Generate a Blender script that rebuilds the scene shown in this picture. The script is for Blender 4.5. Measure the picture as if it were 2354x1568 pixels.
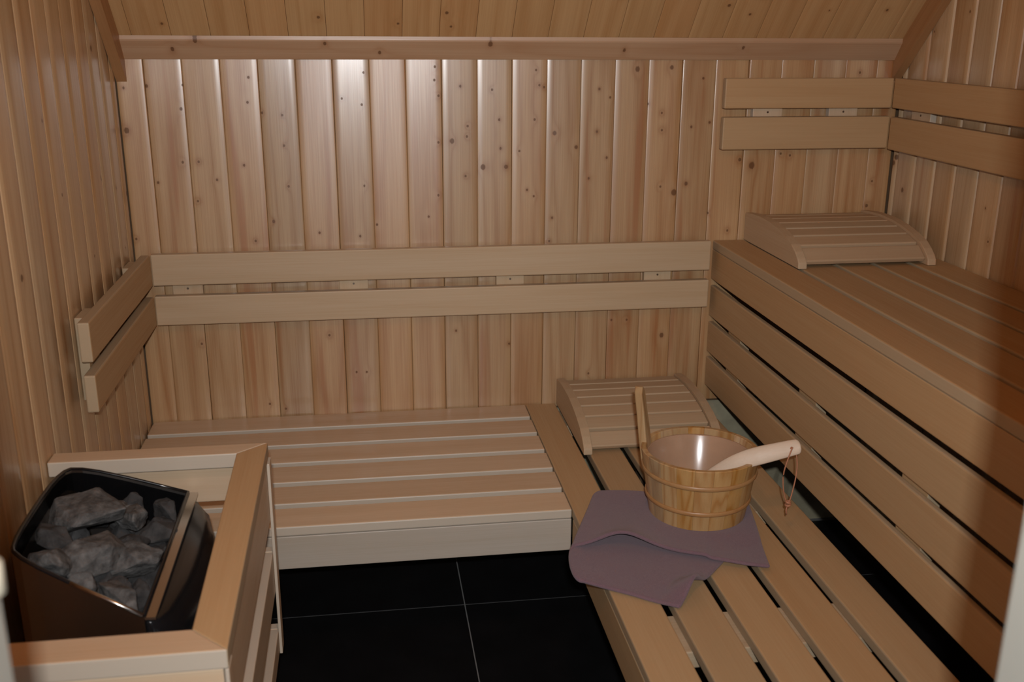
import bpy, bmesh, math, random
from mathutils import Vector, Matrix, noise

sc = bpy.context.scene
for o in list(bpy.data.objects):
    bpy.data.objects.remove(o, do_unlink=True)
COL = sc.collection
PI = math.pi

# ------------------------------------------------------------------ camera
cam_d = bpy.data.cameras.new('camera')
cam = bpy.data.objects.new('camera', cam_d)
COL.objects.link(cam)
RIGHT = Vector((0.98927562, -0.14595886, 0.00545504))
UP = Vector((0.03801485, 0.29335712, 0.95524681))
FWD = Vector((0.14102701, 0.94479501, -0.29575965))
CAM = Vector((0.56853, -2.59597, 1.41764))
cam.matrix_world = Matrix((
    (RIGHT.x, UP.x, -FWD.x, CAM.x),
    (RIGHT.y, UP.y, -FWD.y, CAM.y),
    (RIGHT.z, UP.z, -FWD.z, CAM.z),
    (0, 0, 0, 1)))
cam_d.sensor_fit = 'HORIZONTAL'
cam_d.sensor_width = 36.0
cam_d.lens = 36.0 * 2327.73 / 2354.0
cam_d.clip_start = 0.02
cam_d.dof.use_dof = True
cam_d.dof.focus_distance = 2.35
cam_d.dof.aperture_fstop = 5.0
sc.camera = cam

# ------------------------------------------------------------------ world, lights, exposure
wd = bpy.data.worlds.new('world')
sc.world = wd
wd.use_nodes = True
wd.node_tree.nodes['Background'].inputs[0].default_value = (0.92, 0.96, 1.0, 1)
wd.node_tree.nodes['Background'].inputs[1].default_value = 0.30

fl = bpy.data.lights.new('camera_flash', 'AREA')
fl.shape = 'RECTANGLE'
fl.size = 0.034
fl.size_y = 0.020
fl.energy = 11.3
fl.color = (0.97, 0.985, 1.0)
fl.spread = math.radians(112)
flo = bpy.data.objects.new('camera_flash', fl)
COL.objects.link(flo)
flo.location = (0.572, -2.707, 1.535)
flo.rotation_euler = (cam.matrix_world.to_3x3() @ Matrix.Rotation(math.radians(5), 3, 'X')).to_euler()

sc.view_settings.view_transform = 'Standard'
sc.view_settings.look = 'None'
sc.view_settings.gamma = 1.0
sc.view_settings.use_curve_mapping = False
sc.view_settings.exposure = 0.0
sc.cycles.max_bounces = 6
sc.cycles.diffuse_bounces = 3
sc.cycles.glossy_bounces = 3
sc.cycles.use_light_tree = False

# ------------------------------------------------------------------ node helpers
class NT:
    def __init__(self, name):
        self.m = bpy.data.materials.new(name)
        self.m.use_nodes = True
        self.t = self.m.node_tree
        self.t.nodes.clear()
        self.out = self.t.nodes.new('ShaderNodeOutputMaterial')
        self.b = self.t.nodes.new('ShaderNodeBsdfPrincipled')
        self.t.links.new(self.b.outputs[0], self.out.inputs[0])

    def n(self, typ, **kw):
        nd = self.t.nodes.new(typ)
        for k, v in kw.items():
            setattr(nd, k, v)
        return nd

    def set(self, sock, v):
        if isinstance(v, bpy.types.NodeSocket):
            self.t.links.new(v, sock)
        else:
            sock.default_value = v

    def math(self, op, a, b=None, c=None, clamp=False):
        nd = self.n('ShaderNodeMath', operation=op, use_clamp=clamp)
        self.set(nd.inputs[0], a)
        if b is not None:
            self.set(nd.inputs[1], b)
        if c is not None:
            self.set(nd.inputs[2], c)
        return nd.outputs[0]

    def vmath(self, op, a, b=None):
        nd = self.n('ShaderNodeVectorMath', operation=op)
        self.set(nd.inputs[0], a)
        if b is not None:
            self.set(nd.inputs[1], b)
        return nd.outputs['Value'] if op == 'LENGTH' else nd.outputs[0]

    def noise(self, vec, scale=1.0, detail=3.0, rough=0.55, dist=0.0):
        nd = self.n('ShaderNodeTexNoise')
        self.set(nd.inputs['Vector'], vec)
        nd.inputs['Scale'].default_value = scale
        nd.inputs['Detail'].default_value = detail
        nd.inputs['Roughness'].default_value = rough
        nd.inputs['Distortion'].default_value = dist
        return nd.outputs['Fac']

    def mix(self, fac, a, b, blend='MIX'):
        nd = self.n('ShaderNodeMix', data_type='RGBA', blend_type=blend)
        self.set(nd.inputs[0], fac)
        self.set(nd.inputs[6], a)
        self.set(nd.inputs[7], b)
        return nd.outputs[2]

    def mapr(self, v, a, b, c=0.0, d=1.0, smooth=False):
        nd = self.n('ShaderNodeMapRange')
        if smooth:
            nd.interpolation_type = 'SMOOTHSTEP'
        self.set(nd.inputs[0], v)
        for i, q in enumerate((a, b, c, d)):
            nd.inputs[i + 1].default_value = q
        return nd.outputs[0]

    def bump(self, h, strength, dist=0.001):
        nd = self.n('ShaderNodeBump')
        nd.inputs['Strength'].default_value = strength
        nd.inputs['Distance'].default_value = dist
        self.set(nd.inputs['Height'], h)
        self.t.links.new(nd.outputs[0], self.b.inputs['Normal'])


def rgb(r, g, b):
    return (r, g, b, 1.0)


def wood(name, light, dark, rough=0.45, spec=0.5, ring=0.5, fine=0.35, ringscale=11.0,
         vary=0.14, knots=0, coat=0.0, coat_rough=0.3, bump=0.35, streak=0.0, edge=None):
    """Timber with the grain along local X; knots come from the piece's own k0..kn properties."""
    N = NT(name)
    tc = N.n('ShaderNodeTexCoord').outputs['Object']
    oi = N.n('ShaderNodeObjectInfo')
    rnd = oi.outputs['Random']
    def sv(scale, seed):
        nd = N.n('ShaderNodeVectorMath', operation='MULTIPLY_ADD')
        N.set(nd.inputs[0], tc)
        nd.inputs[1].default_value = scale
        N.set(nd.inputs[2], N.math('MULTIPLY', rnd, seed))
        return nd.outputs[0]

    kmask = halo = None
    if knots:
        flat = N.vmath('MULTIPLY', tc, (0.85, 1.0, 0.0))
        rho = None
        for i in range(knots):
            at = N.n('ShaderNodeAttribute', attribute_type='OBJECT', attribute_name='k%d' % i)
            dn = N.n('ShaderNodeVectorMath', operation='DISTANCE')
            N.set(dn.inputs[0], flat)
            N.set(dn.inputs[1], at.outputs['Vector'])
            d = N.math('MULTIPLY', dn.outputs['Value'], at.outputs['Alpha'])
            rho = d if rho is None else N.math('MINIMUM', rho, d)
        q = N.math('MULTIPLY', rho, rho)
        halo = N.math('DIVIDE', 1.0, N.math('MULTIPLY_ADD', q, 0.22, 1.0))
        kmask = N.math('DIVIDE', 1.0, N.math('MULTIPLY_ADD', N.math('MULTIPLY', q, q), 0.9, 1.0))
    big = N.noise(sv((0.55, ringscale, ringscale), 37.0), 1.0, 1.0, 0.45)
    if halo is not None:
        big = N.math('MULTIPLY_ADD', halo, 0.15, big)          # rings bend round the knots
    bands = N.math('PINGPONG', N.math('MULTIPLY', big, 11.0), 1.0)
    bands = N.math('POWER', bands, 2.2)
    fn = N.noise(sv((5.0, 330.0, 330.0), 53.0), 1.0, 2.0, 0.6)
    blotch = N.noise(sv((1.6, 32.0, 32.0), 91.0), 1.0, 2.0, 0.5)
    f = N.math('ADD', N.math('MULTIPLY', bands, ring), N.math('MULTIPLY', N.mapr(fn, 0.35, 0.7), fine))
    f = N.math('ADD', f, N.math('MULTIPLY', N.mapr(blotch, 0.42, 0.75), 0.45), clamp=True)
    col = N.mix(f, rgb(*light), rgb(*dark))
    if streak:
        col = N.mix(N.math('MULTIPLY', N.mapr(blotch, 0.60, 0.74, 0, 1, True), streak), col, rgb(dark[0] * 0.98, dark[1] * 0.72, dark[2] * 0.55))
    # whole-piece variation
    rr = N.math('FRACT', N.math('MULTIPLY', rnd, 17.31))
    hs = N.n('ShaderNodeHueSaturation')
    N.set(hs.inputs['Value'], N.mapr(rnd, 0, 1, 1.0 - vary, 1.0 + vary))
    N.set(hs.inputs['Saturation'], N.mapr(rr, 0, 1, 1.0 - vary * 0.9, 1.0 + vary * 0.9))
    N.set(hs.inputs['Hue'], N.mapr(rr, 0, 1, 0.503, 0.4965))
    N.set(hs.inputs['Color'], col)
    col = hs.outputs[0]
    if kmask is not None:
        col = N.mix(N.math('MULTIPLY', N.mapr(halo, 0.12, 0.75), 0.30), col, rgb(dark[0] * 0.72, dark[1] * 0.55, dark[2] * 0.42))
        km = N.mapr(N.math('ADD', kmask, N.math('MULTIPLY', N.math('SUBTRACT', fn, 0.5), 0.7)), 0.28, 0.75, 0, 1, True)
        col = N.mix(N.math('MULTIPLY', km, 0.80), col, rgb(0.12, 0.05, 0.02))
    if edge:      # flash light painted in: narrow edges and sawn ends get a paler colour
        vt = N.n('ShaderNodeVectorTransform', vector_type='NORMAL', convert_from='WORLD', convert_to='OBJECT')
        N.set(vt.inputs[0], N.n('ShaderNodeNewGeometry').outputs['True Normal'])
        sz = N.n('ShaderNodeSeparateXYZ')
        N.set(sz.inputs[0], vt.outputs[0])
        col = N.mix(N.mapr(N.math('ABSOLUTE', sz.outputs[2]), 0.75, 0.5, 0.0, 0.75), col, rgb(*edge))
    N.set(N.b.inputs['Base Color'], col)
    rg = N.mapr(fn, 0.3, 0.7, rough - 0.05, rough + 0.07)
    N.set(N.b.inputs['Roughness'], rg)
    N.b.inputs['Specular IOR Level'].default_value = spec
    if coat:
        if kmask is not None:
            N.set(N.b.inputs['Coat Weight'], N.math('MULTIPLY', N.math('SUBTRACT', 1.0, km), coat))
        else:
            N.b.inputs['Coat Weight'].default_value = coat
        N.set(N.b.inputs['Coat Roughness'], N.mapr(rr, 0, 1, coat_rough - 0.10, coat_rough + 0.10))
    N.bump(N.noise(sv((2.2, 20.0, 20.0), 29.0), 1.0, 1.0, 0.6), bump, 0.0022)
    return N.m


def plain(name, col, rough=0.5, metal=0.0, spec=0.5, nscale=0.0, namp=0.2, bump=0.0, coat=0.0, bdist=0.001):
    N = NT(name)
    N.b.inputs['Roughness'].default_value = rough
    N.b.inputs['Metallic'].default_value = metal
    N.b.inputs['Specular IOR Level'].default_value = spec
    N.b.inputs['Coat Weight'].default_value = coat
    if nscale:
        tc = N.n('ShaderNodeTexCoord').outputs['Object']
        nz = N.noise(tc, nscale, 4.0, 0.6)
        a = tuple(c * (1 - namp) for c in col)
        b = tuple(min(1, c * (1 + namp)) for c in col)
        N.set(N.b.inputs['Base Color'], N.mix(N.mapr(nz, 0.3, 0.7), rgb(*a), rgb(*b)))
        if bump:
            N.bump(nz, bump, bdist)
    else:
        N.b.inputs['Base Color'].default_value = rgb(*col)
    return N.m


NK = 7
M = {}
PINE = dict(light=(0.515, 0.333, 0.170), dark=(0.36, 0.180, 0.068), rough=0.42, spec=0.5, ring=0.50,
            fine=0.45, vary=0.085, coat=0.95, coat_rough=0.31, bump=0.9, streak=0.55)
M['pine'] = wood('pine_cladding', knots=NK, **PINE)
M['pine'].node_tree.nodes['Principled BSDF'].inputs['Coat IOR'].default_value = 1.8
PINE_SIDE_LIT = dict(PINE, light=(0.54, 0.370, 0.21), dark=(0.40, 0.230, 0.105))  # same cladding, paler: painted brightness for the weak flash on the side walls
M['pine_side_lit'] = wood('pine_side_cladding_lit', knots=3, **PINE_SIDE_LIT)
M['pine_ceiling'] = wood('pine_ceiling_cladding', (0.55, 0.335, 0.155), (0.45, 0.245, 0.098), rough=0.5, spec=0.4,
                         ring=0.45, fine=0.4, knots=2, vary=0.03)
M['pine_trim'] = wood('pine_trim', (0.47, 0.31, 0.19), (0.39, 0.225, 0.12), rough=0.45, spec=0.5, ring=0.5, fine=0.3,
                      knots=NK, vary=0.05, coat=0.6, coat_rough=0.3)
M['strip'] = wood('shade_toned_trim_strip', (0.42, 0.21, 0.085), (0.33, 0.15, 0.055), rough=0.5, spec=0.4, ring=0.4,
                  fine=0.3, vary=0.05)  # dark orange tone is shade painted into the cover strips
EDGE = (0.50, 0.45, 0.375)  # flash brightness painted onto board edges and ends
M['aspen'] = wood('pale_aspen', (0.61, 0.445, 0.295), (0.54, 0.36, 0.21), rough=0.48, spec=0.45, ring=0.25, fine=0.35,
                  vary=0.07, ringscale=7.0, coat=0.15, coat_rough=0.4, edge=EDGE)
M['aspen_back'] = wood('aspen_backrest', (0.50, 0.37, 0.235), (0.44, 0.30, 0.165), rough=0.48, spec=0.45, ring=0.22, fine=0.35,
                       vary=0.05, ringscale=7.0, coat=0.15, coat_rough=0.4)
M['grey_aspen'] = wood('grey_aspen', (0.475, 0.415, 0.345), (0.415, 0.345, 0.265), rough=0.48, spec=0.45, ring=0.3, fine=0.35,
                       vary=0.05, ringscale=7.0, coat=0.2, coat_rough=0.4)
M['abachi'] = wood('honey_abachi', (0.46, 0.30, 0.155), (0.42, 0.255, 0.12), rough=0.55, spec=0.4, ring=0.10, fine=0.4,
                   vary=0.06, ringscale=7.0, edge=(0.41, 0.315, 0.205))  # paler edge colour again paints in the flash
M['rest'] = wood('headrest_wood', (0.48, 0.345, 0.215), (0.44, 0.295, 0.175), rough=0.55, spec=0.4, ring=0.12, fine=0.35,
                 vary=0.05)
M['batten'] = wood('rough_batten', (0.50, 0.38, 0.25), (0.42, 0.29, 0.17), rough=0.65, spec=0.3, ring=0.3, fine=0.4, vary=0.06)
M['stave'] = wood('bucket_pine', (0.49, 0.305, 0.13), (0.38, 0.19, 0.06), rough=0.38, spec=0.5, ring=0.95, fine=0.2,
                  vary=0.16, ringscale=26.0, coat=0.3, coat_rough=0.25)
M['hoop'] = wood('bucket_hoop', (0.40, 0.22, 0.09), (0.32, 0.155, 0.055), rough=0.4, spec=0.5, ring=0.3, fine=0.3, vary=0.04)
M['ladle'] = wood('ladle_wood', (0.64, 0.52, 0.40), (0.58, 0.45, 0.33), rough=0.5, spec=0.4, ring=0.2, fine=0.3, vary=0.03)
M['liner'] = plain('bucket_liner', (0.40, 0.25, 0.16), rough=0.20, spec=0.5, nscale=14, namp=0.08)
M['grout'] = plain('floor_grout', (0.20, 0.20, 0.195), rough=0.9)
M['tile'] = plain('black_slate_tile', (0.0075, 0.0075, 0.0085), rough=0.42, spec=0.3, nscale=9, namp=0.25, bump=0.1)
M['plaster'] = plain('grey_plaster', (0.34, 0.30, 0.20), rough=0.9, nscale=20, namp=0.15)
M['backing'] = plain('dark_backing_board', (0.10, 0.06, 0.03), rough=0.9)
M['jamb'] = plain('white_lacquer', (0.37, 0.365, 0.32), rough=0.45, nscale=3, namp=0.03)
M['black_enamel'] = plain('black_enamel', (0.008, 0.008, 0.009), rough=0.22, spec=0.6, nscale=8, namp=0.2)
M['dark_steel'] = plain('dark_polished_steel', (0.40, 0.36, 0.33), rough=0.28, metal=1.0)
M['rim_steel'] = plain('stainless_rim', (0.62, 0.58, 0.53), rough=0.25, metal=1.0)
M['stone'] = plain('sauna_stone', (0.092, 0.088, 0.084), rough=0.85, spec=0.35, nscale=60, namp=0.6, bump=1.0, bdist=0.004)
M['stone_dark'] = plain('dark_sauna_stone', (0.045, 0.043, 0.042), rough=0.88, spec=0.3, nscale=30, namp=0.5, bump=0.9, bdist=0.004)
M['leather'] = plain('leather_cord', (0.40, 0.17, 0.09), rough=0.6)
M['screw'] = plain('screw_steel', (0.22, 0.17, 0.13), rough=0.4, metal=1.0)
M['nylon'] = plain('beige_nylon', (0.42, 0.38, 0.29), rough=0.4)


def towel_mat():
    N = NT('mauve_terry')
    tc = N.n('ShaderNodeTexCoord').outputs['Object']
    a = N.noise(tc, 900.0, 2.0, 0.6)
    b = N.noise(tc, 30.0, 4.0, 0.6)
    c = N.mix(N.mapr(a, 0.3, 0.7), rgb(0.138, 0.083, 0.101), rgb(0.230, 0.143, 0.170))
    c = N.mix(N.mapr(b, 0.35, 0.7, 0.0, 0.35), c, rgb(0.19, 0.112, 0.124))
    N.set(N.b.inputs['Base Color'], c)
    N.b.inputs['Roughness'].default_value = 0.95
    N.b.inputs['Specular IOR Level'].default_value = 0.1
    N.b.inputs['Sheen Weight'].default_value = 0.25
    N.b.inputs['Sheen Roughness'].default_value = 0.5
    h = N.math('ADD', N.math('MULTIPLY', a, 1.0), N.math('MULTIPLY', b, 1.5))
    N.bump(h, 0.6, 0.0015)
    return N.m


M['towel'] = towel_mat()

# ------------------------------------------------------------------ object helpers
def link(name, me, mat, parent=None, loc=(0, 0, 0), rot=None):
    o = bpy.data.objects.new(name, me)
    COL.objects.link(o)
    if mat is not None and not me.materials:
        me.materials.append(M[mat])
    if rot is None:
        rot = Matrix.Identity(3)
    mw = Matrix.Translation(Vector(loc)) @ rot.to_4x4()
    if parent is not None:
        o.parent = parent
        o.matrix_basis = PW[parent.name].inverted() @ mw
    else:
        o.matrix_basis = mw
    PW[o.name] = mw
    return o


PW = {}


def thing(name, label, cat, loc, group=None):
    o = bpy.data.objects.new(name, None)
    o.empty_display_size = 0.05
    COL.objects.link(o)
    o.location = loc
    PW[o.name] = Matrix.Translation(Vector(loc))
    return tag(o, label, cat, group)


def tag(o, label=None, cat=None, group=None, kind=None):
    if label:
        o['label'] = label
    if cat:
        o['category'] = cat
    if group:
        o['group'] = group
    if kind:
        o['kind'] = kind
    return o


def mesh_from(bm, name, smooth=False):
    bmesh.ops.recalc_face_normals(bm, faces=bm.faces)
    me = bpy.data.meshes.new(name)
    bm.to_mesh(me)
    bm.free()
    if smooth:
        for p in me.polygons:
            p.use_smooth = True
    return me


CACHE = {}


def board_mesh(L, w, t, bev, seg=2):
    key = (round(L, 4), round(w, 4), round(t, 4), bev, seg)
    bm = bmesh.new()
    bmesh.ops.create_cube(bm, size=1.0)
    for v in bm.verts:
        v.co = Vector((v.co.x * L, v.co.y * w, v.co.z * t))
    if bev > 0:
        bmesh.ops.bevel(bm, geom=list(bm.edges), offset=bev, segments=seg, profile=0.5, affect='EDGES')
    return mesh_from(bm, 'board', False)


AX = {'x': Vector((1, 0, 0)), 'y': Vector((0, 1, 0)), 'z': Vector((0, 0, 1))}


def board(name, x0, x1, y0, y1, z0, z1, mat, parent, along='x', thick='z', bev=0.0025, loc_only=None):
    """Axis-aligned board between the given limits; local X runs along the grain."""
    lim = {'x': (min(x0, x1), max(x0, x1)), 'y': (min(y0, y1), max(y0, y1)), 'z': (min(z0, z1), max(z0, z1))}
    wid = [a for a in 'xyz' if a not in (along, thick)][0]
    sz = {a: lim[a][1] - lim[a][0] for a in 'xyz'}
    key = (round(sz[along], 4), round(sz[wid], 4), round(sz[thick], 4), bev, mat)
    if key not in CACHE:
        CACHE[key] = board_mesh(sz[along], sz[wid], sz[thick], bev)
    a, t = AX[along], AX[thick]
    w = t.cross(a)
    rot = Matrix((a, w, t)).transposed()
    c = [(lim[q][0] + lim[q][1]) / 2 for q in 'xyz']
    return link(name, CACHE[key], mat, parent, c, rot)


def prism(pts, depth):
    """pts in the local (a,b) plane, extruded along the third axis from 0 to depth -> bmesh verts (a,b,d)"""
    bm = bmesh.new()
    n = len(pts)
    A = [bm.verts.new((p[0], p[1], 0)) for p in pts]
    B = [bm.verts.new((p[0], p[1], depth)) for p in pts]
    bm.faces.new(A[::-1])
    bm.faces.new(B)
    for i in range(n):
        j = (i + 1) % n
        bm.faces.new((A[i], A[j], B[j], B[i]))
    return bm


def tube_bm(path, radii, seg=10, flat=1.0, up=Vector((0, 0, 1)), cap=True, closed=False):
    """Tube along path; radii per point (or a single value); flat squashes along the second axis."""
    bm = bmesh.new()
    P = [Vector(p) for p in path]
    n = len(P)
    if not isinstance(radii, (list, tuple)):
        radii = [radii] * n
    rings = []
    for i in range(n):
        if closed:
            d = (P[(i + 1) % n] - P[i - 1]).normalized()
        else:
            d = (P[min(i + 1, n - 1)] - P[max(i - 1, 0)]).normalized()
        s = d.cross(up)
        if s.length < 1e-4:
            s = d.cross(Vector((1, 0, 0)))
        s.normalize()
        u = s.cross(d)
        ring = []
        r = radii[i]
        ra, rb = (r if isinstance(r, (tuple, list)) else (r, r * flat))
        for k in range(seg):
            a = 2 * PI * k / seg
            ring.append(bm.verts.new(P[i] + s * math.cos(a) * ra + u * math.sin(a) * rb))
        rings.append(ring)
    rng = n if closed else n - 1
    for i in range(rng):
        A, B = rings[i], rings[(i + 1) % n]
        for k in range(seg):
            bm.faces.new((A[k], A[(k + 1) % seg], B[(k + 1) % seg], B[k]))
    if cap and not closed:
        bm.faces.new(rings[0][::-1])
        bm.faces.new(rings[-1])
    return bm


def spline(pts, n):
    P = [Vector(p) for p in pts]
    out = []
    m = len(P) - 1
    for i in range(n):
        t = i / (n - 1) * m
        k = min(int(t), m - 1)
        f = t - k
        p0, p1, p2, p3 = P[max(k - 1, 0)], P[k], P[k + 1], P[min(k + 2, m)]
        out.append(0.5 * ((2 * p1) + (p2 - p0) * f + (2 * p0 - 5 * p1 + 4 * p2 - p3) * f * f
                          + (3 * p1 - p0 - 3 * p2 + p3) * f * f * f))
    return out


# ------------------------------------------------------------------ the room
WID = 1.9955          # inner width (left wall x = 0, right wall x = WID)
YF = -2.0             # front wall inner face (back wall y = 0)
ZC0 = 1.362           # sloping ceiling meets the back wall
ZTOP = 2.06           # flat ceiling
YK = -(ZTOP - ZC0)    # where the slope ends


def ceil_z(y):
    return min(ZC0 - y, ZTOP)


def plank_mesh(L, w, t, slope=0.0, b=0.0055, depth=0.004, arch=0.0009):
    """Cladding plank: X = length from 0 to L (top cut by slope), Y = width, front face +Z slightly crowned, eased joint edges."""
    h = w / 2 - 0.0003
    prof = [(-h, 0.0), (-h, t - depth - arch), (-h + b * 0.35, t - depth * 0.35 - arch)]
    nf = 6
    for k in range(nf + 1):
        y = (-1 + 2 * k / nf) * (h - b)
        prof.append((y, t - arch * (y / (h - b)) ** 2))
    prof += [(h - b * 0.35, t - depth * 0.35 - arch), (h, t - depth - arch), (h, 0.0)]
    bm = bmesh.new()
    A = [bm.verts.new((0, y, z)) for y, z in prof]
    B = [bm.verts.new((L + slope * y, y, z)) for y, z in prof]
    n = len(prof)
    for i in range(n):
        j = (i + 1) % n
        f = bm.faces.new((A[i], A[j], B[j], B[i]))
        f.smooth = 2 <= i < n - 4
    bm.faces.new([bm.verts.new(v.co) for v in A[::-1]])      # end caps keep their own vertices, so the crown shades cleanly
    bm.faces.new([bm.verts.new(v.co) for v in B])
    me = bpy.data.meshes.new('plank')
    bmesh.ops.reverse_faces(bm, faces=bm.faces)
    bm.to_mesh(me)
    bm.free()
    return me


BACK_KNOTS = [(0.015, 1.275, 4), (0.068, 1.279, 5), (0.152, 1.281, 4), (0.143, 1.225, 5), (0.307, 1.299, 4), (0.301, 1.24, 4), (0.334, 1.215, 4), (0.382, 1.209, 4), (0.012, 1.175, 9), (0.136, 1.097, 4), (0.174, 1.098, 4), (0.073, 1.048, 4), (0.214, 1.053, 4), (0.282, 1.088, 4), (0.382, 1.135, 4), (0.387, 1.034, 4), (0.345, 0.946, 5), (0.297, 0.897, 4), (0.164, 1.001, 4), (0.008, 0.909, 4), (0.458, 0.914, 4), (0.528, 1.248, 4), (0.583, 1.31, 4), (0.576, 1.233, 4), (0.759, 1.324, 4), (0.757, 1.292, 4), (0.767, 1.254, 4), (0.821, 1.277, 4), (0.765, 1.139, 4), (0.799, 1.142, 8), (0.837, 1.153, 4), (0.839, 1.179, 4), (0.902, 1.268, 4), (0.92, 1.194, 4), (0.924, 1.122, 4), (0.878, 1.075, 9), (0.938, 1.075, 7), (0.833, 1.053, 4), (0.763, 1.005, 4), (0.737, 0.95, 4), (0.604, 0.932, 4), (0.56, 0.903, 4), (0.575, 1.032, 4), (1.013, 1.316, 4), (1.022, 1.279, 4), (1.034, 1.274, 4), (1.011, 1.194, 4), (0.972, 1.115, 4), (0.993, 1.015, 4), (1.011, 0.998, 4), (1.064, 1.159, 7), (1.121, 1.123, 6), (1.178, 1.269, 4), (1.207, 1.248, 4), (1.175, 1.162, 4), (1.203, 1.095, 4), (1.156, 1.042, 4), (1.061, 0.94, 4), (0.995, 0.897, 4), (1.054, 0.878, 4), (1.277, 1.318, 8), (1.367, 1.322, 7), (1.308, 1.231, 4), (1.346, 1.208, 4), (1.348, 1.164, 4), (1.427, 1.172, 4), (1.351, 1.017, 4), (1.389, 1.001, 10), (1.421, 1.024, 6), (1.391, 0.877, 4), (1.476, 1.183, 4), (1.566, 1.085, 6), (1.599, 1.07, 11), (1.679, 1.1, 4), (1.705, 1.095, 4), (1.486, 0.944, 4), (1.544, 0.895, 4), (1.94, 0.955, 6), (1.948, 1.022, 4), (1.881, 1.309, 4), (1.452, 1.295, 4), (0.143, 0.63, 4), (0.304, 0.455, 4), (0.345, 0.439, 4), (0.536, 0.535, 4), (0.563, 0.534, 4), (0.983, 0.682, 4), (1.273, 0.654, 4), (1.23, 0.655, 4), (1.374, 0.606, 8), (1.331, 0.608, 4), (0.988, 0.49, 4), (1.015, 0.495, 4), (1.17, 0.503, 4), (0.804, 0.64, 4), (0.47, 0.641, 4), (0.948, 0.598, 4)]


def set_knots(o, ks, n=NK):
    for i in range(n):
        o['k%d' % i] = [0.85 * ks[i][0], ks[i][1], 0.0, 1.0 / ks[i][2]] if i < len(ks) else [9.0, 9.0, 0.0, 1000.0]


def rand_knots(rng, L, w, lam):
    ks = []
    n = rng.choice((1, 2, 3, 4)) if lam else 0
    for _ in range(min(NK, max(0, int(round(n * lam))))):
        ks.append((rng.uniform(0.05, L), rng.uniform(-0.38, 0.38) * w, rng.choice((0.002, 0.0025, 0.003, 0.004, 0.0055))))
    return ks


def box_obj(name, x0, x1, y0, y1, z0, z1, mat, parent=None):
    bm = bmesh.new()
    bmesh.ops.create_cube(bm, size=1.0)
    for v in bm.verts:
        v.co = Vector((v.co.x * (x1 - x0), v.co.y * (y1 - y0), v.co.z * (z1 - z0)))
    return link(name, mesh_from(bm, name), mat, parent, ((x0 + x1) / 2, (y0 + y1) / 2, (z0 + z1) / 2))


TP = 0.014    # plank thickness
rng = random.Random(7)

# floor: grout bed with single tiles
floor = tag(box_obj('floor', -0.03, WID + 0.03, -2.12, 0.03, -0.06, -0.0015, 'grout'), kind='structure')
TS, G = 0.60, 0.0030
tiles = {}
ix0 = 0.790
iy0 = -0.3175
for i in range(-2, 3):
    for j in range(-3, 2):
        xa, xb = max(ix0 + i * TS + G / 2, 0.0), min(ix0 + (i + 1) * TS - G / 2, WID)
        ya, yb = max(iy0 + j * TS + G / 2, -2.1), min(iy0 + (j + 1) * TS - G / 2, 0.0)
        if xb - xa < 0.02 or yb - ya < 0.02:
            continue
        board('tile', xa, xb, ya, yb, -0.012, 0.0, 'tile', floor, 'x', 'z', 0.0008)

# back wall
wall_back = tag(box_obj('wall_back', -0.074, WID + 0.074, TP, TP + 0.06, 0.40, 1.40, 'backing'), kind='structure')
box_obj('lower_panel', -0.074, WID + 0.074, TP, TP + 0.06, 0.0, 0.40, 'plaster', wall_back)
ZB = 0.412
PB = 0.0888
edges = [0.0] + [0.0642 + PB * k for k in range(22)] + [WID]
for a, b in zip(edges[:-1], edges[1:]):
    if b - a < 0.01:
        continue
    cxm = (a + b) / 2
    L = ZC0 + 0.01 - ZB
    me = plank_mesh(L, b - a, TP, 0.0, 0.0022, 0.0013, 0.00022)
    # local X -> up, local Y -> world x ... front face (+Z) towards -y
    tilt = rng.gauss(0, 0.012)
    rot = Matrix((Vector((0, 0, 1)), Vector((1, 0, 0)), Vector((0, 1, 0)))).transposed()
    rot = Matrix((Vector((0, 0, 1)), Vector((-1, 0, 0)), Vector((0, -1, 0)))).transposed()
    ax_ = max(-0.009, min(0.009, rng.gauss(0, 0.0055)))
    yaw = Matrix.Rotation(max(-0.03, min(0.03, rng.gauss(0, 0.016))), 3, 'Z') @ Matrix.Rotation(ax_, 3, 'X')
    piv = Vector((cxm, TP, ZB + L / 2))
    o = link('plank', me, 'pine', wall_back, piv + yaw @ Vector((0, 0, -L / 2)), yaw @ rot)
    ks = [(z - ZB, -(x - cxm), r * 0.00070) for x, z, r in BACK_KNOTS if a <= x < b]
    ks.sort(key=lambda q: -q[2])
    set_knots(o, ks)

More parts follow.
